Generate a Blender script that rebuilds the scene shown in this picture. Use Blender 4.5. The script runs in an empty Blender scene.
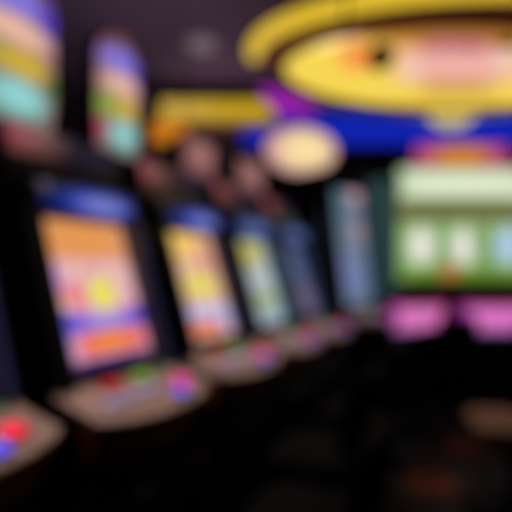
import bpy, bmesh, math, random
from mathutils import Vector, Matrix
random.seed(4)
C = bpy.context.scene
COL = C.collection
PI = math.pi
EYE = 1.35
TH = 0.466                       # heading of the bank of machines
RV = Vector((math.sin(TH), math.cos(TH), 0)); NV = Vector((math.cos(TH), -math.sin(TH), 0))
F = 490.0
HY = 268.0
def at(px, py, d):               # where something seen there stands, d metres into the room
    return Vector(((px-256)/F*d, d, EYE+(HY-py)/F*d))

# ------------------------------------------------------------------ materials
def lin(c):
    r = []
    for v in c[:3]:
        v = v/255.0
        r.append(v/12.92 if v <= .04045 else ((v+.055)/1.055)**2.4)
    return (*r, 1)
MC = {}
def mat(name, rgb, rough=.5, metal=0, emit=None, es=1.0, noise=0.0, coat=0.0, nscale=30):
    if name in MC: return MC[name]
    m = bpy.data.materials.new(name); m.use_nodes = True
    nt = m.node_tree; b = nt.nodes['Principled BSDF']
    b.inputs['Base Color'].default_value = lin(rgb)
    b.inputs['Roughness'].default_value = rough
    b.inputs['Metallic'].default_value = metal
    b.inputs['Coat Weight'].default_value = coat
    if noise:
        tc = nt.nodes.new('ShaderNodeTexCoord'); n = nt.nodes.new('ShaderNodeTexNoise')
        n.inputs['Scale'].default_value = nscale
        nt.links.new(tc.outputs['Object'], n.inputs['Vector'])
        mx = nt.nodes.new('ShaderNodeMix'); mx.data_type = 'RGBA'
        mx.inputs['A'].default_value = lin([max(0, v*(1-noise)) for v in rgb])
        mx.inputs['B'].default_value = lin([min(255, v*(1+noise)) for v in rgb])
        nt.links.new(n.outputs['Fac'], mx.inputs['Factor'])
        nt.links.new(mx.outputs['Result'], b.inputs['Base Color'])
    if emit:
        b.inputs['Emission Color'].default_value = lin(emit)
        b.inputs['Emission Strength'].default_value = es
    MC[name] = m
    return m

def display(name, base, shapes, es=1.0, vgrad=None):
    """a lit display: stacked shapes (kind, u, v, ru, rv, colour, softness) over a base; v runs downwards"""
    if name in MC: return MC[name]
    m = bpy.data.materials.new(name); m.use_nodes = True
    nt = m.node_tree; N = nt.nodes; L = nt.links
    b = N['Principled BSDF']; b.inputs['Base Color'].default_value = (.01, .01, .012, 1)
    b.inputs['Roughness'].default_value = .5; b.inputs['Specular IOR Level'].default_value = .2
    uv = N.new('ShaderNodeTexCoord'); sp = N.new('ShaderNodeSeparateXYZ')
    L.new(uv.outputs['UV'], sp.inputs[0])
    def mth(op, a, bb=None, cc=None):
        n = N.new('ShaderNodeMath'); n.operation = op
        for i, v in enumerate((a, bb, cc)):
            if v is None: continue
            if isinstance(v, (int, float)): n.inputs[i].default_value = v
            else: L.new(v, n.inputs[i])
        return n.outputs[0]
    u = sp.outputs[0]; v = mth('SUBTRACT', 1.0, sp.outputs[1])
    rgb = N.new('ShaderNodeRGB'); rgb.outputs[0].default_value = lin(base); cur = rgb.outputs[0]
    for (k, cu, cv, ru, rv, col, soft) in shapes:
        dx = mth('DIVIDE', mth('SUBTRACT', u, cu), ru); dy = mth('DIVIDE', mth('SUBTRACT', v, cv), rv)
        if k == 'e': d = mth('SQRT', mth('ADD', mth('MULTIPLY', dx, dx), mth('MULTIPLY', dy, dy)))
        else: d = mth('MAXIMUM', mth('ABSOLUTE', dx), mth('ABSOLUTE', dy))
        mr = N.new('ShaderNodeMapRange'); mr.interpolation_type = 'SMOOTHSTEP'
        mr.inputs['From Min'].default_value = 1-soft; mr.inputs['From Max'].default_value = 1+soft*.6+.001
        mr.inputs['To Min'].default_value = 1; mr.inputs['To Max'].default_value = 0
        L.new(d, mr.inputs['Value'])
        mx = N.new('ShaderNodeMix'); mx.data_type = 'RGBA'
        L.new(mr.outputs[0], mx.inputs['Factor']); L.new(cur, mx.inputs['A']); mx.inputs['B'].default_value = lin(col)
        cur = mx.outputs['Result']
    L.new(cur, b.inputs['Emission Color']); b.inputs['Emission Strength'].default_value = es
    MC[name] = m
    return m

BLACK = mat('black gloss laminate', (14, 13, 16), .35, coat=.3, noise=.1)
NAVY = mat('navy lacquer', (16, 24, 52), .35, noise=.1)
TRIM = mat('brushed dark chrome', (120, 118, 135), .35, 1, noise=.08)
WING = mat('smoked bezel', (46, 46, 68), .3, 0, coat=.4, noise=.08)
WTEAL = mat('teal bezel', (90, 142, 172), .35, 0, coat=.3, noise=.08)
DECK = mat('bronze deck laminate', (166, 138, 126), .4, .2, noise=.12)
FASC = mat('amber brown fascia', (170, 104, 56), .4, .1, noise=.2)
CHROME = mat('chrome', (190, 190, 200), .2, 1)
COPPER = mat('copper rose paint', (150, 84, 70), .4, .1, noise=.15)
LEATHER = mat('black leather', (5, 3, 3), .85, noise=.25, nscale=60)
LEATHER.node_tree.nodes['Principled BSDF'].inputs['Specular IOR Level'].default_value = .12
TAN = mat('tan vinyl', (150, 112, 92), .6, noise=.15)
STEEL = mat('dark steel', (24, 23, 25), .5, .7, noise=.1)

# ------------------------------------------------------------------ mesh helpers
def link(name, bm, m, parent=None, smooth=False, bevel=0, seg=2):
    me = bpy.data.meshes.new(name)
    bmesh.ops.recalc_face_normals(bm, faces=bm.faces)
    bm.to_mesh(me); bm.free()
    o = bpy.data.objects.new(name, me); COL.objects.link(o)
    for x in (m if isinstance(m, (list, tuple)) else [m]): me.materials.append(x)
    if smooth:
        for p in me.polygons: p.use_smooth = True
    if bevel:
        b = o.modifiers.new('bevel', 'BEVEL'); b.width = bevel; b.segments = seg; b.limit_method = 'ANGLE'
        b.angle_limit = math.radians(35)
    if parent: o.parent = parent
    return o
def tag(o, label=None, cat=None, group=None, kind=None):
    if label: o['label'] = label
    if cat: o['category'] = cat
    if group: o['group'] = group
    if kind: o['kind'] = kind
    return o
def thing(name, label, cat, loc=(0, 0, 0), rz=0, group=None):
    o = bpy.data.objects.new(name, None); COL.objects.link(o)
    o.location = loc; o.rotation_euler = (0, 0, rz); o.empty_display_size = .1
    return tag(o, label, cat, group)
def add_box(bm, a, b):
    x0, y0, z0 = a; x1, y1, z1 = b
    v = [bm.verts.new(p) for p in ((x0,y0,z0),(x1,y0,z0),(x1,y1,z0),(x0,y1,z0),(x0,y0,z1),(x1,y0,z1),(x1,y1,z1),(x0,y1,z1))]
    for f in ((0,3,2,1),(4,5,6,7),(0,1,5,4),(1,2,6,5),(2,3,7,6),(3,0,4,7)): bm.faces.new([v[i] for i in f])
    return v
def box(name, a, b, m, parent=None, bevel=0, rot=None, piv=None):
    bm = bmesh.new(); add_box(bm, a, b)
    if rot:
        bmesh.ops.rotate(bm, verts=bm.verts, cent=piv or [(a[i]+b[i])/2 for i in range(3)], matrix=rot)
    return link(name, bm, m, parent, bevel=bevel)
def prism(name, prof, x0, x1, m, parent=None, bevel=0, smooth=False):
    """profile in (y, z), pulled along x"""
    bm = bmesh.new()
    a = [bm.verts.new((x0, y, z)) for y, z in prof]; b = [bm.verts.new((x1, y, z)) for y, z in prof]
    bm.faces.new(a); bm.faces.new(b[::-1]); n = len(prof)
    for i in range(n): bm.faces.new((a[i], b[i], b[(i+1) % n], a[(i+1) % n]))
    return link(name, bm, m, parent, bevel=bevel, smooth=smooth)
def slab(name, outline, y0, y1, m, parent=None, bevel=0):
    """outline in (x, z), pulled along y"""
    bm = bmesh.new()
    a = [bm.verts.new((x, y0, z)) for x, z in outline]; b = [bm.verts.new((x, y1, z)) for x, z in outline]
    bm.faces.new(a); bm.faces.new(b[::-1]); n = len(outline)
    for i in range(n): bm.faces.new((a[i], b[i], b[(i+1) % n], a[(i+1) % n]))
    return link(name, bm, m, parent, bevel=bevel)
def sheet(name, fn, nu, nv, th, m, parent=None):
    """a sheet fn(u, v) -> point (v down), with its own thickness towards its back"""
    bm = bmesh.new(); uvl = bm.loops.layers.uv.new('UVMap')
    g = [[bm.verts.new(fn(i/nu, j/nv)) for i in range(nu+1)] for j in range(nv+1)]
    fs = []
    for j in range(nv):
        for i in range(nu):
            f = bm.faces.new((g[j+1][i], g[j+1][i+1], g[j][i+1], g[j][i])); f.smooth = True
            for l, (a, b) in zip(f.loops, ((i, j+1), (i+1, j+1), (i+1, j), (i, j))): l[uvl].uv = (a/nu, 1-b/nv)
    bm.normal_update()
    me = bpy.data.meshes.new(name); bm.to_mesh(me); bm.free(); me.materials.append(m)
    o = bpy.data.objects.new(name, me); COL.objects.link(o)
    s = o.modifiers.new('solid', 'SOLIDIFY'); s.thickness = th; s.offset = -1
    if parent: o.parent = parent
    return o
def lathe(name, prof, m, parent=None, loc=(0, 0, 0), n=32, sx=1, sy=1, smooth=True, close=False):
    bm = bmesh.new(); rings = []
    for r, z in prof:
        if r < 1e-5: rings.append([bm.verts.new((loc[0], loc[1], loc[2]+z))])
        else: rings.append([bm.verts.new((loc[0]+sx*r*math.cos(2*PI*k/n), loc[1]+sy*r*math.sin(2*PI*k/n), loc[2]+z)) for k in range(n)])
    pairs = list(zip(rings, rings[1:])) + ([(rings[-1], rings[0])] if close else [])
    for A, B in pairs:
        for k in range(n):
            q = (k+1) % n
            if len(A) == 1 and len(B) == 1: continue
            if len(A) == 1: bm.faces.new((A[0], B[k], B[q]))
            elif len(B) == 1: bm.faces.new((A[k], A[q], B[0]))
            else: bm.faces.new((A[k], A[q], B[q], B[k]))
    return link(name, bm, m, parent, smooth=smooth)
def rod(name, p, q, r, m, parent=None, n=12):
    p = Vector(p); q = Vector(q); d = q-p
    bm = bmesh.new()
    bmesh.ops.create_cone(bm, cap_ends=True, segments=n, radius1=r, radius2=r, depth=d.length)
    bmesh.ops.transform(bm, verts=bm.verts, matrix=Matrix.Translation((p+q)/2) @ d.to_track_quat('Z', 'Y').to_matrix().to_4x4())
    return link(name, bm, m, parent, smooth=False)
def cushion(name, sx, sy, sz, m, parent, loc, rx=0, bend=0, r=.35):
    """superellipsoid pad"""
    bm = bmesh.new(); nu, nv = 28, 14
    def sg(c, e): return math.copysign(abs(c)**e, c)
    rings = []
    for j in range(1, nv):
        ph = -PI/2+PI*j/nv
        rings.append([Vector((sg(math.cos(ph), .4)*sg(math.cos(2*PI*k/nu), r)*sx/2, sg(math.cos(ph), .4)*sg(math.sin(2*PI*k/nu), r)*sy/2, sg(math.sin(ph), .8)*sz/2)) for k in range(nu)])
    M = Matrix.Rotation(rx, 3, 'X')
    def tr(p):
        p = p.copy(); p.z += bend*(p.x/(sx/2))**2
        return M @ p + Vector(loc)
    R_ = [[bm.verts.new(tr(p)) for p in rg] for rg in rings]
    bot = bm.verts.new(tr(Vector((0, 0, -sz/2)))); top = bm.verts.new(tr(Vector((0, 0, sz/2))))
    for A, B in zip(R_, R_[1:]):
        for k in range(nu): bm.faces.new((A[k], A[(k+1) % nu], B[(k+1) % nu], B[k]))
    for k in range(nu):
        bm.faces.new((bot, R_[0][(k+1) % nu], R_[0][k])); bm.faces.new((top, R_[-1][k], R_[-1][(k+1) % nu]))
    return link(name, bm, m, parent, smooth=True)

# ------------------------------------------------------------------ the room
X0, X1, Y0, Y1, HC = -4.6, 5.6, -2.2, 8.6, 4.1
WALL = mat('dark plum wall paint', (84, 60, 70), .8, noise=.25, nscale=1.2)
CEIL = mat('dark plum ceiling tile', (98, 78, 92), .85, noise=.12, nscale=1.5)
cm = bpy.data.materials.new('casino carpet'); cm.use_nodes = True
nt = cm.node_tree; N = nt.nodes; L = nt.links; pb = N['Principled BSDF']; pb.inputs['Roughness'].default_value = .95
tc = N.new('ShaderNodeTexCoord')
mp = N.new('ShaderNodeMapping'); mp.inputs['Rotation'].default_value = (0, 0, .62); mp.inputs['Location'].default_value = (.1, .05, 0); L.new(tc.outputs['Object'], mp.inputs['Vector'])
def blob_layer(loc, col, size, prev):
    m2 = N.new('ShaderNodeMapping'); m2.inputs['Location'].default_value = loc; L.new(mp.outputs[0], m2.inputs['Vector'])
    fr = N.new('ShaderNodeVectorMath'); fr.operation = 'WRAP'; L.new(m2.outputs[0], fr.inputs[0])
    fr.inputs[1].default_value = (.4, .4, 50); fr.inputs[2].default_value = (-.4, -.4, -50)
    ln = N.new('ShaderNodeVectorMath'); ln.operation = 'LENGTH'; L.new(fr.outputs[0], ln.inputs[0])
    nz = N.new('ShaderNodeTexNoise'); nz.inputs['Scale'].default_value = 14; L.new(tc.outputs['Object'], nz.inputs['Vector'])
    ad = N.new('ShaderNodeMath'); ad.operation = 'MULTIPLY_ADD'; L.new(nz.outputs['Fac'], ad.inputs[0]); ad.inputs[1].default_value = .12; L.new(ln.outputs['Value'], ad.inputs[2])
    mr = N.new('ShaderNodeMapRange'); mr.inputs['From Min'].default_value = size; mr.inputs['From Max'].default_value = size+.02
    mr.inputs['To Min'].default_value = 1; mr.inputs['To Max'].default_value = 0; L.new(ad.outputs[0], mr.inputs['Value'])
    mx = N.new('ShaderNodeMix'); mx.data_type = 'RGBA'; L.new(mr.outputs[0], mx.inputs['Factor'])
    if isinstance(prev, tuple): mx.inputs['A'].default_value = prev
    else: L.new(prev, mx.inputs['A'])
    mx.inputs['B'].default_value = lin(col)
    return mx.outputs['Result']
c1 = blob_layer((0, 0, 0), (96, 38, 12), .21, lin((26, 10, 8)))
c1 = blob_layer((.4, .4, 0), (36, 42, 60), .2, c1)
L.new(c1, pb.inputs['Base Color'])
def shell(name, a, b, m): return tag(box(name, a, b, m), kind='structure')
shell('floor', (X0, Y0, -.1), (X1, Y1, 0), cm)
shell('ceiling', (X0, Y0, HC), (X1, Y1, HC+.1), CEIL)
shell('wall_left', (X0-.1, Y0, 0), (X0, Y1, HC), WALL)
shell('wall_right', (X1, Y0, 0), (X1+.1, Y1, HC), WALL)
shell('wall_back', (X0, Y1, 0), (X1, Y1+.1, HC), WALL)
shell('wall_front', (X0, Y0-.1, 0), (X1, Y0, HC), WALL)

# ------------------------------------------------------------------ slot machines
MINT = (140, 208, 208)
TOPPER = display('topper artwork', (146, 104, 112), [
    ('r', .5, .05, .6, .14, (120, 76, 80), .5),
    ('e', .45, .2, .46, .10, (130, 120, 225), .6),
    ('e', .95, .22, .2, .12, (84, 60, 190), .7),
    ('e', .5, .38, .48, .09, (236, 188, 166), .6),
    ('e', .15, .56, .3, .10, (138, 166, 66), .6),
    ('e', .6, .56, .34, .10, (210, 176, 54), .6),
    ('e', .95, .62, .14, .07, (80, 120, 50), .6),
    ('e', .5, .77, .46, .13, (96, 160, 140), .6),
    ('e', .54, .75, .32, .10, (150, 214, 216), .6),
    ('e', .06, .74, .12, .09, (190, 70, 100), .6),
    ('r', .5, .98, .6, .06, (150, 70, 100), .6)], .95)
def reels(cols):    # rows of symbols
    out = []
    for j in range(3):
        for i in range(5):
            out.append(('e', .14+.18*i, .36+.12*j, .055, .04, cols[(i*2+j) % len(cols)], .35))
    return out
SCREENS = [
 display('screen pink and orange', (226, 172, 182), reels([(240, 200, 190), (226, 150, 160), (240, 210, 150)]) + [
    ('r', .5, .12, .6, .17, (228, 152, 88), .5),
    ('e', .5, .13, .42, .08, (228, 152, 80), .6),
    ('e', .12, .42, .1, .12, (210, 160, 215), .6),
    ('e', .26, .52, .13, .1, (236, 130, 128), .6),
    ('e', .58, .52, .17, .13, (234, 226, 84), .5),
    ('r', .5, .72, .6, .065, (120, 98, 214), .6),
    ('e', .05, .70, .24, .09, (92, 72, 205), .6), ('e', .97, .70, .16, .08, (96, 72, 205), .6),
    ('e', .55, .70, .22, .05, (170, 150, 215), .7),
    ('e', .02, .8, .12, .2, (90, 110, 220), .7),
    ('r', .58, .865, .40, .075, (228, 66, 90), .4),
    ('e', .56, .86, .32, .065, (242, 136, 36), .5),
    ('r', .5, .985, .6, .03, (84, 40, 120), .6)], 1.0),
 display('screen yellow and rose', (228, 180, 150), reels([(240, 200, 120), (230, 160, 150), (245, 220, 160)]) + [
    ('r', .45, .1, .5, .14, (246, 202, 104), .6),
    ('e', .8, .25, .2, .25, (214, 150, 140), .7),
    ('e', .55, .5, .35, .13, (228, 214, 100), .6),
    ('r', .5, .76, .6, .07, (190, 190, 236), .6),
    ('e', .05, .72, .15, .12, (90, 60, 190), .6),
    ('r', .45, .9, .35, .06, (226, 96, 70), .5),
    ('e', .9, .88, .2, .08, (176, 176, 232), .6)], 1.0),
 display('screen pale yellow', (176, 188, 204), reels([(200, 210, 200), (170, 190, 220), (220, 215, 150)]) + [
    ('e', .5, .16, .4, .16, (214, 206, 84), .6),
    ('e', .5, .48, .5, .14, (196, 206, 210), .6),
    ('e', .6, .72, .4, .1, (168, 188, 104), .6),
    ('e', .7, .9, .4, .08, (170, 196, 210), .6)], .85),
 display('screen dim lavender', (84, 92, 128), reels([(110, 112, 150), (90, 100, 140), (130, 110, 150)]) + [
    ('e', .5, .3, .5, .2, (92, 104, 150), .6),
    ('e', .6, .8, .5, .2, (122, 104, 140), .6)], .8),
 display('screen grey blue', (98, 120, 142), reels([(130, 150, 170), (150, 150, 160), (110, 140, 150)]) + [
    ('e', .2, .12, .3, .14, (84, 120, 134), .6),
    ('e', .85, .08, .3, .09, (216, 166, 178), .7),
    ('e', .8, .40, .25, .12, (164, 140, 156), .7),
    ('e', .4, .75, .5, .2, (120, 132, 178), .7)], .9)]
MARQ = display('marquee artwork', (10, 11, 46), [
    ('e', .58, .54, .44, .44, (28, 62, 190), .7), ('e', .62, .56, .3, .3, (128, 134, 214), .7)], .9)
HEAD = display('head glass art', (13, 13, 40), [('e', .12, .2, .34, .8, (120, 74, 66), .8), ('e', .02, .1, .2, .5, (150, 60, 76), .8)], .8)
MARQ_DIM = display('marquee artwork dim', (26, 44, 112), [('e', .5, .5, .4, .4, (96, 116, 176), .7)], .8)

def rounded_top(w, z0, z1, r, n=8, taper=.85):
    pts = [(-w/2*taper, z0), (w/2*taper, z0), (w/2, z0+.3*(z1-z0))]
    for k in range(n+1):
        a = PI/2*k/n; pts.append((w/2-r+r*math.cos(a), z1-r+r*math.sin(a)))
    for k in range(n+1):
        a = PI/2+PI/2*k/n; pts.append((-w/2+r+r*math.cos(a), z1-r+r*math.sin(a)))
    pts.append((-w/2, z0+.3*(z1-z0)))
    return pts
def lit(name, rgb, es=1.0): return mat('lit '+name, [v*.4 for v in rgb], .3, emit=rgb, es=es)

def slot_machine(t, label, scr, topper='tall', tw=.40, tx=0, tht=.8, wing=WING, tall=False, marq=MARQ, D0=1.45, loc=None, rz=None, spin=(226, 20, 60), cabw=.56, deckm=DECK):
    P = -NV*D0 + RV*t if loc is None else Vector(loc)
    r = thing('slot_machine', label, 'slot machine', (P.x, P.y, 0), (PI/2-TH) if rz is None else rz, 'slot machines along the left bank')
    w = cabw/2
    Y = lambda D: D-1.45
    # pedestal and cabinet back
    prism('base_cabinet', [(Y(1.14), 0), (Y(1.72), 0), (Y(1.72), .86), (Y(1.08), .86), (Y(1.08), .74), (Y(1.14), .66)], -w+.01, w-.01, BLACK, r, .01)
    d = box('service_door', (-w+.06, Y(1.128), .08), (w-.06, Y(1.139), .60), NAVY, r, .004)
    lathe('door_lock', [(0, -.004), (.014, -.004), (.014, .01), (0, .01)], CHROME, d, (0, 0, 0), 16)
    d.children[0].location = (w-.1, Y(1.125), .5); d.children[0].rotation_euler = (PI/2, 0, 0)
    prism('kick_plate', [(Y(1.12), 0.005), (Y(1.139), 0.005), (Y(1.139), .07), (Y(1.12), .07)], -w+.03, w-.03, TRIM, r)
    prism('cabinet_body', [(Y(1.275), .865), (Y(1.74), .865), (Y(1.86), 1.86), (Y(1.50), 1.86), (Y(1.46 if not tall else 1.50), 1.70), (Y(1.455), 1.56), (Y(1.29), 1.00)], -w+.005, w-.005, BLACK, r, .012)
    # main screen
    b0, z0, b1, z1 = Y(1.255), 1.015, Y(1.418), 1.52
    if tall: b0, z0, b1, z1 = Y(1.255), 1.0, Y(1.42), 2.14
    zw = 2.2 if tall else 1.55; dw = 1.36 if not tall else 1.365
    sheet('screen', lambda u, v: ((u-.5)*.425, b1+(b0-b1)*v - .0, z1+(z0-z1)*v), 1, 1, .012, SCREENS[scr], r)
    for s in (-1, 1):
        xa, xb = (s*.2135, s*(w-.002)) if s > 0 else (s*(w-.002), s*.2135)
        prism('side_wing', [(Y(1.19), .97), (Y(1.30), .97), (Y(1.46), zw), (Y(dw), zw)], xa, xb, wing if s > 0 else BLACK, r, .006)
        if s > 0: prism('edge_light', [(Y(1.184), .98), (Y(1.189), .98), (Y(dw-.004), zw-.01), (Y(dw-.010), zw-.01)], s*(w-.03)-.006, s*(w-.03)+.006, lit('edge', (60, 60, 110), .35), r)
    prism('screen_frame', [(Y(1.232), .975), (Y(1.268), .975), (Y(1.272), 1.008), (Y(1.236), 1.008)], -.213, .213, NAVY, r)
    # marquee
    if tall: prism('head_box', [(Y(1.38), 2.15), (Y(1.5), 1.86), (Y(1.86), 1.861), (Y(1.86), 2.25), (Y(1.38), 2.25)], -w+.02, w-.02, BLACK, r, .01)
    else:
     m_ = prism('marquee_box', [(Y(1.35), 1.525), (Y(1.455), 1.525), (Y(1.455), 1.655), (Y(1.37), 1.655)], -w+.02, w-.02, BLACK, r, .01)
     sheet('marquee_glass', lambda u, v: ((u-.5)*.46, Y(1.366)-.016*v-.012*math.cos((u-.5)*PI), 1.645-.113*v), 8, 1, .01, marq, m_)
    if not tall:
        sheet('head_glass', lambda u, v: ((u-.5)*(2*w-.05), Y(1.492)-.030*v, 1.85-.15*v), 1, 1, .006, HEAD, r)
    # button deck
    n = 12; bm = bmesh.new()
    def front(x): return Y(.965)+.06*(abs(x)/w)**2.5
    top = []; bot = []
    xs = [-w-.01+(2*w+.02)*i/n for i in range(n+1)]
    ring = [(x, front(x)) for x in xs] + [(w+.01, Y(1.23)), (-w-.01, Y(1.23))]
    def zt(y): return .885+(y-Y(.95))*.28
    tv = [bm.verts.new((x, y, zt(y))) for x, y in ring]
    bv = [bm.verts.new((x, y, zt(y)-.035)) for x, y in ring]
    bm.faces.new(tv); bm.faces.new(bv[::-1]); k = len(ring)
    for i in range(k): bm.faces.new((tv[i], bv[i], bv[(i+1) % k], tv[(i+1) % k]))
    dk = link('button_deck', bm, deckm, r, bevel=.008)
    bm = bmesh.new()
    ring = [(x*.97, front(x)+.02) for x in xs]; back = [(x*.97, front(x)+.10) for x in xs[::-1]]
    tv = [bm.verts.new((x, y, zt(y)-.036)) for x, y in ring+back]; bv = [bm.verts.new((x, y+.03 if i < n+1 else y, .765)) for i, (x, y) in enumerate(ring+back)]
    bm.faces.new(tv); bm.faces.new(bv[::-1]); k = len(tv)
    for i in range(k): bm.faces.new((tv[i], bv[i], bv[(i+1) % k], tv[(i+1) % k]))
    link('deck_fascia', bm, FASC, r, bevel=.006)
    prism('deck_support', [(Y(1.04), .70), (Y(1.079), .74), (Y(1.079), .858), (Y(1.04), .855)], -w+.04, w-.04, BLACK, r)
    def button(x, D, rad, rgb, es, sq=1.0):
        z = zt(Y(D))
        b = lathe('button', [(0, .018), (rad*.8, .018), (rad, .011), (rad, -.004), (0, -.004)], lit('button %d %d %d' % rgb, rgb, es), dk, (0, 0, 0), 20, sx=sq)
        b.location = (x, Y(D), z+.002); b.rotation_euler = (math.atan(.28), 0, 0)
        lathe('button_ring', [(rad*1.02, -.002), (rad*1.02, .008), (rad*1.18, .008), (rad*1.18, -.002)], CHROME, b, (0, 0, 0), 20, sx=sq, close=True)
    button(.165, 1.075, .036, spin, 1.3)
    button(.085, 1.02, .026, (96, 84, 235), 1.1, 1.3)
    button(-.09, 1.175, .030, (190, 14, 36), .7, 1.5)
    button(.06, 1.175, .030, (120, 175, 50), .75, 1.4)
    for i in range(5):
        button(-.2+.055*i, 1.085, .017, (160, 140, 175), .9, 1.3)
    ba = box('bill_acceptor', (w-.13, Y(1.19), .948), (w-.04, Y(1.235), .985), TRIM, r, .006)
    box('bill_slot', (w-.115, Y(1.187), .964), (w-.055, Y(1.192), .970), lit('slot', (90, 200, 90), .5), ba)
    tr = box('coin_tray', (-.19, Y(1.0), .64), (.19, Y(1.139), .652), CHROME, r, .004)
    prism('tray_lip', [(Y(.99), .64), (Y(1.0), .64), (Y(.985), .69), (Y(.975), .69)], -.19, .19, CHROME, tr)
    # top box and topper
    if topper == 'tall':
        hh, ww = tht, tw
        prism('top_box', [(Y(1.56), 1.861), (Y(1.86), 1.861), (Y(1.88), 1.925), (Y(1.72), 1.925)], -.2, .2, COPPER, r, .01)
        rod('topper_post', (0, Y(1.84), 1.925), (0, Y(1.86), 2.0), .04, TRIM, r)
        tb = slab('topper_housing', [(x+tx, z) for x, z in rounded_top(ww+.03, 1.875, 1.875+hh+.02, .16)], Y(1.835), Y(1.90), BLACK, r, .012)
        def pt(u, v):
            vv = 1-v; half = ww/2*(.85+.15*min(1, vv/.3)) - .0
            rr = .15; zz = vv*hh
            if zz > hh-rr: half = ww/2-rr+math.sqrt(max(0, rr*rr-(zz-hh+rr)**2)) + .002
            return (tx+(u-.5)*2*half, Y(1.833)-.035*math.cos((u-.5)*PI)-.004, 1.883+zz)
        sheet('topper_screen', pt, 10, 24, .004, TOPPER, tb)
    elif topper == 'dim':
        tb = slab('topper_housing', [(x+tx, z) for x, z in rounded_top(tw+.04, 1.86, 2.17, .12)], Y(1.70), Y(1.80), BLACK, r, .012)
        g = display('topper artwork dim', (140, 92, 94), [('e', .5, .35, .4, .3, (186, 128, 124), .7), ('e', .5, .95, .5, .2, (92, 40, 72), .7)], .75)
        sheet('topper_screen', lambda u, v: (tx+(u-.5)*(tw-.04), Y(1.698)-.03*math.cos((u-.5)*PI), 2.145-.27*v), 8, 6, .004, g, tb)
    return r

slot_machine(.685, 'slot machine cut off at the left edge, only its red and blue buttons showing', 0, 'none', D0=1.51)
slot_machine(1.345, 'slot machine with the large pink and orange screen above a bright orange bar', 0, 'tall', spin=(220, 30, 130), tw=.45, tx=.02, tht=.73)
slot_machine(2.03, 'slot machine with yellow and rose screen, second large lit screen from left', 1, 'tall', spin=(235, 40, 80), tw=.32, tx=-.02, tht=.70)
slot_machine(2.69, 'slot machine with narrow pale yellow screen and dull mauve topper', 2, 'dim', marq=MARQ_DIM, tw=.38, tx=-.10, wing=WTEAL)
slot_machine(3.34, 'slot machine with dim lavender screen, far end of the straight bank', 3, 'dim', marq=MARQ_DIM, tw=.44, tx=-.05, wing=WTEAL)
# the last one, a taller kind, is turned further towards the aisle
m5 = slot_machine(0, 'tall grey blue slot machine under the round cream yellow topper', 4, 'none', loc=(.80, 4.6, 0), rz=math.radians(38), tall=True, wing=WTEAL)
g = display('cream topper artwork', (196, 140, 146), [('e', .55, .5, .48, .5, (236, 190, 168), .5), ('e', .56, .5, .34, .36, (250, 226, 160), .6)], 1.0)
tb = None
bm = bmesh.new()
def ellipse(cx, cz, a, b, n=48): return [(cx+a*math.cos(2*PI*k/n), cz+b*math.sin(2*PI*k/n)) for k in range(n)]
def disc(name, cx, cz, a, b, y, dome, m, parent, n=48, rings=6):
    """a domed oval face looking towards -y"""
    bm = bmesh.new(); uvl = bm.loops.layers.uv.new('UVMap')
    def P(q, k):
        A = 2*PI*k/n; return (cx+a*q*math.cos(A), y-dome*(1-q*q), cz+b*q*math.sin(A))
    c = bm.verts.new(P(0, 0)); R_ = [[bm.verts.new(P((j+1)/rings, k)) for k in range(n)] for j in range(rings)]
    for k in range(n): bm.faces.new((c, R_[0][k], R_[0][(k+1) % n]))
    for A, B in zip(R_, R_[1:]):
        for k in range(n): bm.faces.new((A[k], B[k], B[(k+1) % n], A[(k+1) % n]))
    for f in bm.faces:
        f.smooth = True
        for l in f.loops: l[uvl].uv = ((l.vert.co.x-cx)/a/2+.5, (l.vert.co.z-cz)/b/2+.5)
    me = bpy.data.meshes.new(name); bm.to_mesh(me); bm.free(); me.materials.append(m)
    o = bpy.data.objects.new(name, me); COL.objects.link(o); o.parent = parent
    s = o.modifiers.new('solid', 'SOLIDIFY'); s.thickness = .004; s.offset = -1
    return o
th_ = slab('topper_housing', ellipse(-.22, 2.47, .36, .24), .28, .38, mat('rose plastic', (200, 110, 120), .4), m5, .01)
disc('topper_screen', -.22, 2.47, .345, .225, .278, .03, g, th_)
_T = Matrix.Translation((-.22, .33, 0)); th_.matrix_local = _T @ Matrix.Rotation(math.radians(-32), 4, 'Z') @ _T.inverted()
rod('topper_post', (-.12, .33, 2.2), (-.12, .33, 2.34), .04, TRIM, m5)

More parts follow.
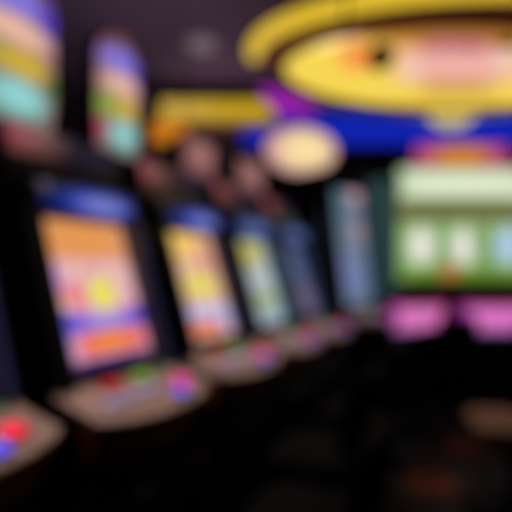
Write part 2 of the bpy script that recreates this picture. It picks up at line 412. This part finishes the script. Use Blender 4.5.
# ------------------------------------------------------------------ chairs
def chair(label, loc, rz, group, seatm=LEATHER, hb=.92, hs=.52, w=.44):
    r = thing('casino_chair', label, 'chair', (loc[0], loc[1], 0), rz, group)
    lathe('base', [(0, 0), (.24, 0), (.245, .012), (.2, .026), (.05, .05), (.04, .06), (0, .06)], STEEL, r)
    rod('post', (0, 0, .05), (0, 0, hs-.07), .032, STEEL, r)
    bm = bmesh.new(); n = 24; q = 8
    vs = [[bm.verts.new(((.17+.012*math.cos(2*PI*j/q))*math.cos(2*PI*k/n), (.17+.012*math.cos(2*PI*j/q))*math.sin(2*PI*k/n), .2+.012*math.sin(2*PI*j/q))) for j in range(q)] for k in range(n)]
    for k in range(n):
        for j in range(q): bm.faces.new((vs[k][j], vs[(k+1) % n][j], vs[(k+1) % n][(j+1) % q], vs[k][(j+1) % q]))
    fr = link('foot_ring', bm, STEEL, r, smooth=True)
    for a in (0, PI/2): rod('ring_spoke', (-.17*math.cos(a), -.17*math.sin(a), .2), (.17*math.cos(a), .17*math.sin(a), .2), .008, STEEL, fr)
    s = cushion('seat', w, .43, .10, seatm, r, (0, 0, hs))
    box('seat_pan', (-.17, -.17, hs-.075), (.17, .17, hs-.045), STEEL, r, .005)
    # backrest on the far side (+y) of the sitter who looks towards -y
    L_ = hb-hs-.06
    cushion('backrest', w, L_, .075, LEATHER, r, (0, .215, hs+.06+L_/2), rx=math.radians(80), bend=.05, r=.3)
    for sx in (-1, 1): rod('back_bracket', (sx*.1, .16, hs-.06), (sx*.1, .235, hs+.14), .012, STEEL, r)
    return r
def bank_chair(t, D, label, turn=0, **k):
    P = -NV*D+RV*t
    # sitter faces the machines: local -y points to -NV
    return chair(label, P, PI/2-TH+PI+turn, 'chairs along the left bank', **k)
bank_chair(1.50, .56, 'black padded chair nearest the camera, before the pink and orange screen machine', hb=.86, turn=.15)
bank_chair(2.10, .72, 'black padded chair in front of the yellow and rose screen machine')
bank_chair(2.80, .74, 'black padded chair in front of the narrow pale yellow screen machine')
bank_chair(3.38, .78, 'black padded chair in front of the dim lavender screen machine')
chair('black padded chair in front of the grey blue machine at the bank end', (1.27, 3.93), PI+math.radians(38), 'chairs along the left bank', hb=.9)
chair('swivel chair with a tan seat at the right edge, backrest away from camera', (1.40, 2.66), math.radians(-12), 'chairs in the aisle', seatm=TAN, hs=.50, hb=.93, w=.46)
chair('black chair whose back rises between the two pink lit consoles', (1.68, 4.26), PI, 'chairs at the green screen machine', hb=.94, w=.34)
chair('black chair in front of the right pink console, at the right edge', (2.35, 4.22), PI, 'chairs at the green screen machine', hb=.86)

# ------------------------------------------------------------------ wide green machine under the oval sign
G = at(466, 268, 5.2)
gm = thing('slot_machine', 'wide cabinet with pale green screens and pink lit consoles under the oval sign', 'slot machine', (G.x, 5.2, 0), 0)
def H(y, d=5.2): return EYE+(HY-y)/F*d
W = .72
TEAL_ = mat('teal panel with added glow', (80, 120, 120), .5, noise=.15, emit=(38, 64, 64), es=.9)  # weak emission stands in for light falling on the panel
prism('cabinet_body', [(.03, 0), (.75, 0), (.75, H(167)), (.03, H(167))], -W-.02, W+.02, BLACK, gm, .015)
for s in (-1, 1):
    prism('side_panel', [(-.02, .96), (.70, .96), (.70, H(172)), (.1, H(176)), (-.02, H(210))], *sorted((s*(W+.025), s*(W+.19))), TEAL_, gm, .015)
up = display('upper green screen', (196, 216, 172), [('r', .5, .5, .5, .36, (230, 240, 212), .6), ('r', .5, .97, .6, .09, (150, 170, 110), .6), ('e', 0, .5, .04, .6, (150, 180, 130), .7)], .95)
sheet('upper_screen', lambda u, v: ((u-.5)*2*(W-.01), .012, H(168)-(H(168)-H(201))*v), 1, 1, .012, up, gm)
prism('divider', [(-.01, H(220)+.004), (.029, H(220)+.004), (.029, H(202)), (-.01, H(202))], -W, W, lit('olive strip', (112, 114, 68), .9), gm)
lows = [('r', .5, .9, .6, .16, (112, 148, 44), .6), ('r', .5, .06, .6, .05, (150, 176, 110), .5)]
for uu in (.17, .49, .82):
    lows += [('e', uu, .42, .10, .34, (238, 236, 224) if uu < .8 else (186, 214, 240), .6), ('e', uu, .42, .04, .16, (250, 240, 240) if uu < .8 else (150, 190, 245), .7)]
lows += [('e', .335, .5, .03, .5, (120, 160, 120), .6), ('e', .655, .5, .03, .5, (96, 130, 100), .6), ('e', .38, .86, .08, .16, (190, 110, 60), .7), ('e', .56, .3, .02, .3, (110, 150, 90), .6)]
sheet('lower_screen', lambda u, v: ((u-.5)*2*(W-.01), .012, H(221)-(H(221)-H(280))*v), 1, 1, .012, display('lower green screen', (150, 186, 120), lows, .95), gm)
sg = slab('sign_box', [(-.56, H(166)), (.54, H(166)), (.49, H(141)), (-.51, H(141))], .1, .3, BLACK, gm, .01)
sheet('sign_panel', lambda u, v: (-.01+(u-.5)*(.97+.09*v), .09, H(142)-(H(142)-H(165))*v), 1, 1, .008,
      display('pink and orange sign', (182, 74, 120), [('e', .5, .5, .32, .7, (214, 132, 44), .5)], .95), sg)
for s, xc, wd in ((-1, (416-256)/F*4.9-G.x, .27), (1, (493-256)/F*4.9-G.x, .34)):
    c_ = prism('player_console', [(-.30, H(336, 4.95)), (.029, H(352, 4.95)), (.029, H(294, 4.95)), (-.10, H(297, 4.95)), (-.30, H(303, 4.95))], xc-wd-.012, xc+wd+.012, BLACK, gm, .01)
    art = display('pink console glow %d' % s, (214, 108, 186), [('e', .5, .45, .34, .3, (226, 130, 196) if s < 0 else (226, 124, 206), .7), ('e', .03, .4, .14, .6, (140, 40, 150), .7), ('r', .5, .02, .6, .14, (150, 30, 96), .7), ('r', .5, .98, .6, .1, (110, 90, 150), .7)], .95)
    sheet('console_panel', lambda u, v, xc=xc, wd=wd: (xc+(u-.5)*2*wd, -.306, H(303, 4.9)-(H(303, 4.9)-H(333, 4.9))*v), 1, 1, .005, art, c_)
prism('console_bridge', [(-.2, H(330, 4.95)), (.029, H(340, 4.95)), (.029, H(300, 4.95)), (-.2, H(305, 4.95))], (451-256)/F*4.9-G.x-.05, (451-256)/F*4.9-G.x+.05, mat('dark red with added glow', (120, 24, 50), .4, emit=(110, 16, 50), es=.5), gm)  # bridge is no lamp, a faint red glow is put into its colour

# ------------------------------------------------------------------ canopy with the yellow ring, and the oval sign
cen = at(457, 53, 5.0); RA, RB = 2.07, 1.12
can = thing('ceiling_canopy', 'oval brown ceiling canopy edged with a glowing yellow tube', 'canopy', (cen.x, cen.y, 0), 0)
zc = EYE+2.19
lathe('soffit', [(0, 0), (1, 0), (1, .1), (.9, .16), (0, .16)], mat('orange brown canopy paint', (176, 90, 34), .5, 0, noise=.2), can, (0, 0, zc), 64, sx=RA-.06, sy=RB-.06, smooth=False)
bm = bmesh.new(); n, q = 96, 12
YR = .076
vs = []
for k in range(n+1):
    a = PI*.985+PI*1.03*k/n; cx, cy = RA*math.cos(a), RB*math.sin(a)
    nx, ny = RB*math.cos(a), RA*math.sin(a); l = math.hypot(nx, ny); nx /= l; ny /= l
    vs.append([bm.verts.new((cx+nx*YR*math.cos(2*PI*j/q), cy+ny*YR*math.cos(2*PI*j/q), zc+.02+YR*1.1*math.sin(2*PI*j/q))) for j in range(q)])
for k in range(n):
    for j in range(q): bm.faces.new((vs[k][j], vs[k+1][j], vs[k+1][(j+1) % q], vs[k][(j+1) % q]))
bm.faces.new(vs[0]); bm.faces.new(vs[-1][::-1])
link('ring_light', bm, lit('yellow tube', (226, 188, 48), 1.0), can, smooth=True)
for dx, dy in ((-1.2, 0), (1.2, 0), (0, -.6), (0, .6)): rod('hanger', (dx, dy, zc+.1), (dx, dy, HC), .02, STEEL, can)

sc_ = at(456, 69, 3.65)
sign = thing('oval_sign', 'glowing yellow oval sign with pink lettering hung in front of the canopy', 'sign', (sc_.x, sc_.y, 0), 0)
A_, B_ = 1.305, .325
hs = slab('sign_housing', ellipse(0, sc_.z, A_, B_, 72), 0, .16, mat('gold sign housing', (190, 140, 50), .4, .3), sign, .01)
# u = (px-456)/354+.5 ; v = (py-24)/90
def U(px): return (px-456)/356+.5
def V(py): return (py-24)/90
face = display('oval sign face', (250, 216, 86), [
    ('r', .5, .04, .6, .12, (176, 116, 44), .7),
    ('r', .56, .20, .30, .10, (198, 124, 50), .7),
    ('r', .5, .99, .6, .06, (206, 160, 50), .7),
    ('e', U(350), V(56), .05, .2, (250, 150, 74), .7),
    ('e', U(365), V(60), .025, .13, (246, 120, 60), .7),
    ('r', U(456), V(66), .18, .22, (242, 176, 166), .5),
    ('r', U(456), V(44), .10, .10, (184, 104, 118), .5),
    ('r', U(456), V(86), .11, .06, (222, 162, 120), .6),
    ('e', U(408), V(72), .03, .12, (244, 206, 186), .7),
    ('e', U(505), V(62), .04, .12, (236, 206, 196), .7),
    ('r', U(456), V(95), .11, .06, (204, 164, 64), .7),
    ], .98)
disc('sign_face', 0, sc_.z, A_-.03, B_-.025, -.004, .03, face, hs, 72, 8)
# crest: dark red round badge to the left of the lettering
bx = (378-456)/F*3.6; bz = sc_.z+(69-60)/F*3.6
slab('badge', ellipse(bx-.015, bz, .075, .095, 24), -.06, -.026, mat('dark maroon badge', (60, 14, 20), .5), hs)
slab('badge', ellipse(bx+.06, bz+.01, .04, .075, 24), -.064, -.03, mat('grey badge', (110, 110, 124), .5), hs)
slab('badge', ellipse((506-456)/F*3.6, sc_.z+(69-46)/F*3.6, .07, .03, 24), -.06, -.026, mat('grey badge', (110, 110, 124), .5), hs)
# illegible lettering: pale raised strokes across the middle
for i in range(8):
    px = 404+13.5*i; x = (px-456)/F*3.6; z = sc_.z+(69-62-2*math.sin(i*1.7))/F*3.6; h = .055+.012*math.cos(i*2.1)
    slab('lettering', [(x-.026, z-h), (x-.006, z-h), (x+.03, z+h), (x+.01, z+h)], -.055, -.03, lit('pale rose letter', (240, 184, 176), .98), hs, .003)
lw = slab('sign_pendant', [(-.2, sc_.z-B_+.03), (.2, sc_.z-B_+.03), (.12, sc_.z-B_-.06), (0, sc_.z-B_-.085), (-.12, sc_.z-B_-.06)], .02, .12, lit('pale yellow pendant', (214, 196, 112), .95), sign, .01)
for dx in (-.8, .8): rod('hanger', (dx, .12, sc_.z+.2), (dx, .12, HC), .012, STEEL, sign)

# ------------------------------------------------------------------ background
s_ = 7.2/F
def ZP(y): return EYE+(HY-y)*s_
yx = at(210, 0, 7.2).x
dr = thing('light_band', 'straight yellow lit band behind the toppers, left of the violet sign', 'light box', (yx, 7.2, 0), 0)
slab('housing', [(-50*s_, ZP(122)), (66*s_, ZP(122)), (66*s_, ZP(99)), (-50*s_, ZP(99))], .03, .4, mat('bronze band housing', (110, 74, 26), .5, noise=.1), dr, .01)
sheet('light_panel', lambda u, v: ((u*114-49)*s_, .01, ZP(100+.5*u)+(-21.5*s_)*v), 1, 1, .018, display('yellow band glow', (204, 166, 28), [('e', .15, .4, .3, .6, (214, 178, 76), .8), ('r', .5, 1, .6, .2, (150, 110, 20), .6)], .95), dr)
for dx in (-.7, .7): rod('hanger', (dx, .2, ZP(100)), (dx, .2, HC), .02, STEEL, dr)

# blue lit bulkhead
a = at(243, 146, 7.6); b = at(560, 112, 7.6)
bk = thing('blue_light_box', 'long deep blue lit bulkhead running behind the oval sign', 'light box', ((a.x+b.x)/2, 7.6, 0), 0)
hw = (b.x-a.x)/2
box('light_panel', (-hw, 0, a.z+.02), (hw, .05, b.z), lit('deep blue', (12, 34, 172), 1.0), bk)
box('housing', (-hw-.03, .051, a.z), (hw+.03, .5, b.z+.06), BLACK, bk)
for dx in (-1.8, 0, 1.8): rod('hanger', (dx, .3, b.z+.05), (dx, .3, HC), .03, STEEL, bk)
# violet wedge
pc = at(284, 101, 6.9)
vw = thing('violet_sign', 'small violet lit sign at the left tip of the oval sign', 'sign', (pc.x, 6.9, 0), 0)
s_ = 7.0/F
def ZP(y): return EYE+(HY-y)*s_
hv = slab('sign_housing', [((262-290)*s_, ZP(90)), ((276-290)*s_, ZP(88)), ((322-290)*s_, ZP(106)), ((324-290)*s_, ZP(117)), ((284-290)*s_, ZP(117))], 0, .12, mat('violet plastic', (90, 30, 110), .5), vw)
slab('sign_face', [((265-290)*s_, ZP(91)), ((276-290)*s_, ZP(90)), ((320-290)*s_, ZP(107)), ((321-290)*s_, ZP(115.5)), ((285-290)*s_, ZP(115.5))], -.012, -.001, lit('violet', (160, 34, 178), 1.0), hv)
rod('hanger', (0, .06, ZP(102)), (0, .06, HC), .015, STEEL, vw)
# orange sign
po = at(169, 134, 5.6); s_ = 5.6/F
og = thing('orange_sign', 'small orange lit box sign beyond the pale yellow screen machine', 'sign', (po.x, 5.6, 0), 0)
ho = box('sign_housing', (-.21, 0, ZP(144)), (.21, .14, ZP(121)), BLACK, og, .01)
box('sign_face', (-.2, -.012, ZP(143)), (.2, -.001, ZP(122)), lit('orange', (206, 120, 22), .95), ho)
for dx in (-.15, .15): rod('hanger', (dx, .07, ZP(122)), (dx, .07, HC), .012, STEEL, og)
# round ceiling lamp, dim
pl = at(201, 44, 6.0)
tag(lathe('ceiling_lamp', [(0, -.05), (.14, -.05), (.19, -.02), (.19, 0), (0, 0)], lit('dim lamp', (120, 104, 112), .7), None, (0, 0, 0), 32), 'dim round lamp flush on the dark ceiling', 'ceiling lamp')
bpy.data.objects['ceiling_lamp'].location = (pl.x, 6.0, HC)

# ------------------------------------------------------------------ lights
def area(name, loc, size, power, col, rot=(0, 0, 0)):
    l = bpy.data.lights.new(name, 'AREA'); l.energy = power; l.size = size; l.color = col
    o = bpy.data.objects.new(name, l); COL.objects.link(o); o.location = loc; o.rotation_euler = rot
    return o
for t_, pw in ((.9, 2.2), (1.7, 2.4), (2.6, 1.8), (3.6, 1.8)):  # added fill from above to lighten the button decks, no fixtures modelled
    p = -NV*1.15+RV*t_
    o = area('bank_fill', (p.x, p.y, HC-.03), .25, pw, (1, .84, .78)); o.data.spread = math.radians(40)
o = area('aisle_fill', (1.5, 3.0, HC-.03), .3, 2, (1, .8, .66)); o.data.spread = math.radians(50)  # added warm fill over the aisle, no fixture there
o = area('aisle_fill', (1.3, 4.3, HC-.03), .3, 2, (.85, .95, 1)); o.data.spread = math.radians(60)  # added cool fill in front of the wide machine
# added upward fill that lightens the ceiling, not fixtures of the room
for x, y, z, pw, sz in ((-.55, 7.1, 2.9, 7, 1.2), (-2.0, 3.6, 2.4, 7, 1.0), (-.9, 5.2, 2.5, 6, 1.0), (2.1, 5.0, 3.75, 6, 1.5)):
    area('ceiling_fill', (x, y, z), sz, pw, (.92, .72, 1), (PI, 0, 0))
w = bpy.data.worlds.new('World'); C.world = w; w.use_nodes = True
w.node_tree.nodes['Background'].inputs[0].default_value = (.0, .0, .0, 1)

# ------------------------------------------------------------------ camera: thrown out of focus, sharp only just before the lens
cd = bpy.data.cameras.new('camera'); co = bpy.data.objects.new('camera', cd); COL.objects.link(co)
co.location = (0, 0, EYE); co.rotation_euler = (PI/2, 0, 0)
cd.sensor_width = 36; cd.lens = F/512*36; cd.shift_y = (HY-256)/512; cd.clip_start = .02
cd.dof.use_dof = True; cd.dof.focus_distance = .35; cd.dof.aperture_fstop = 1.65
C.camera = co
C.view_settings.view_transform = 'Standard'; C.view_settings.look = 'None'
C.view_settings.exposure = 0; C.view_settings.gamma = 1; C.view_settings.use_curve_mapping = False
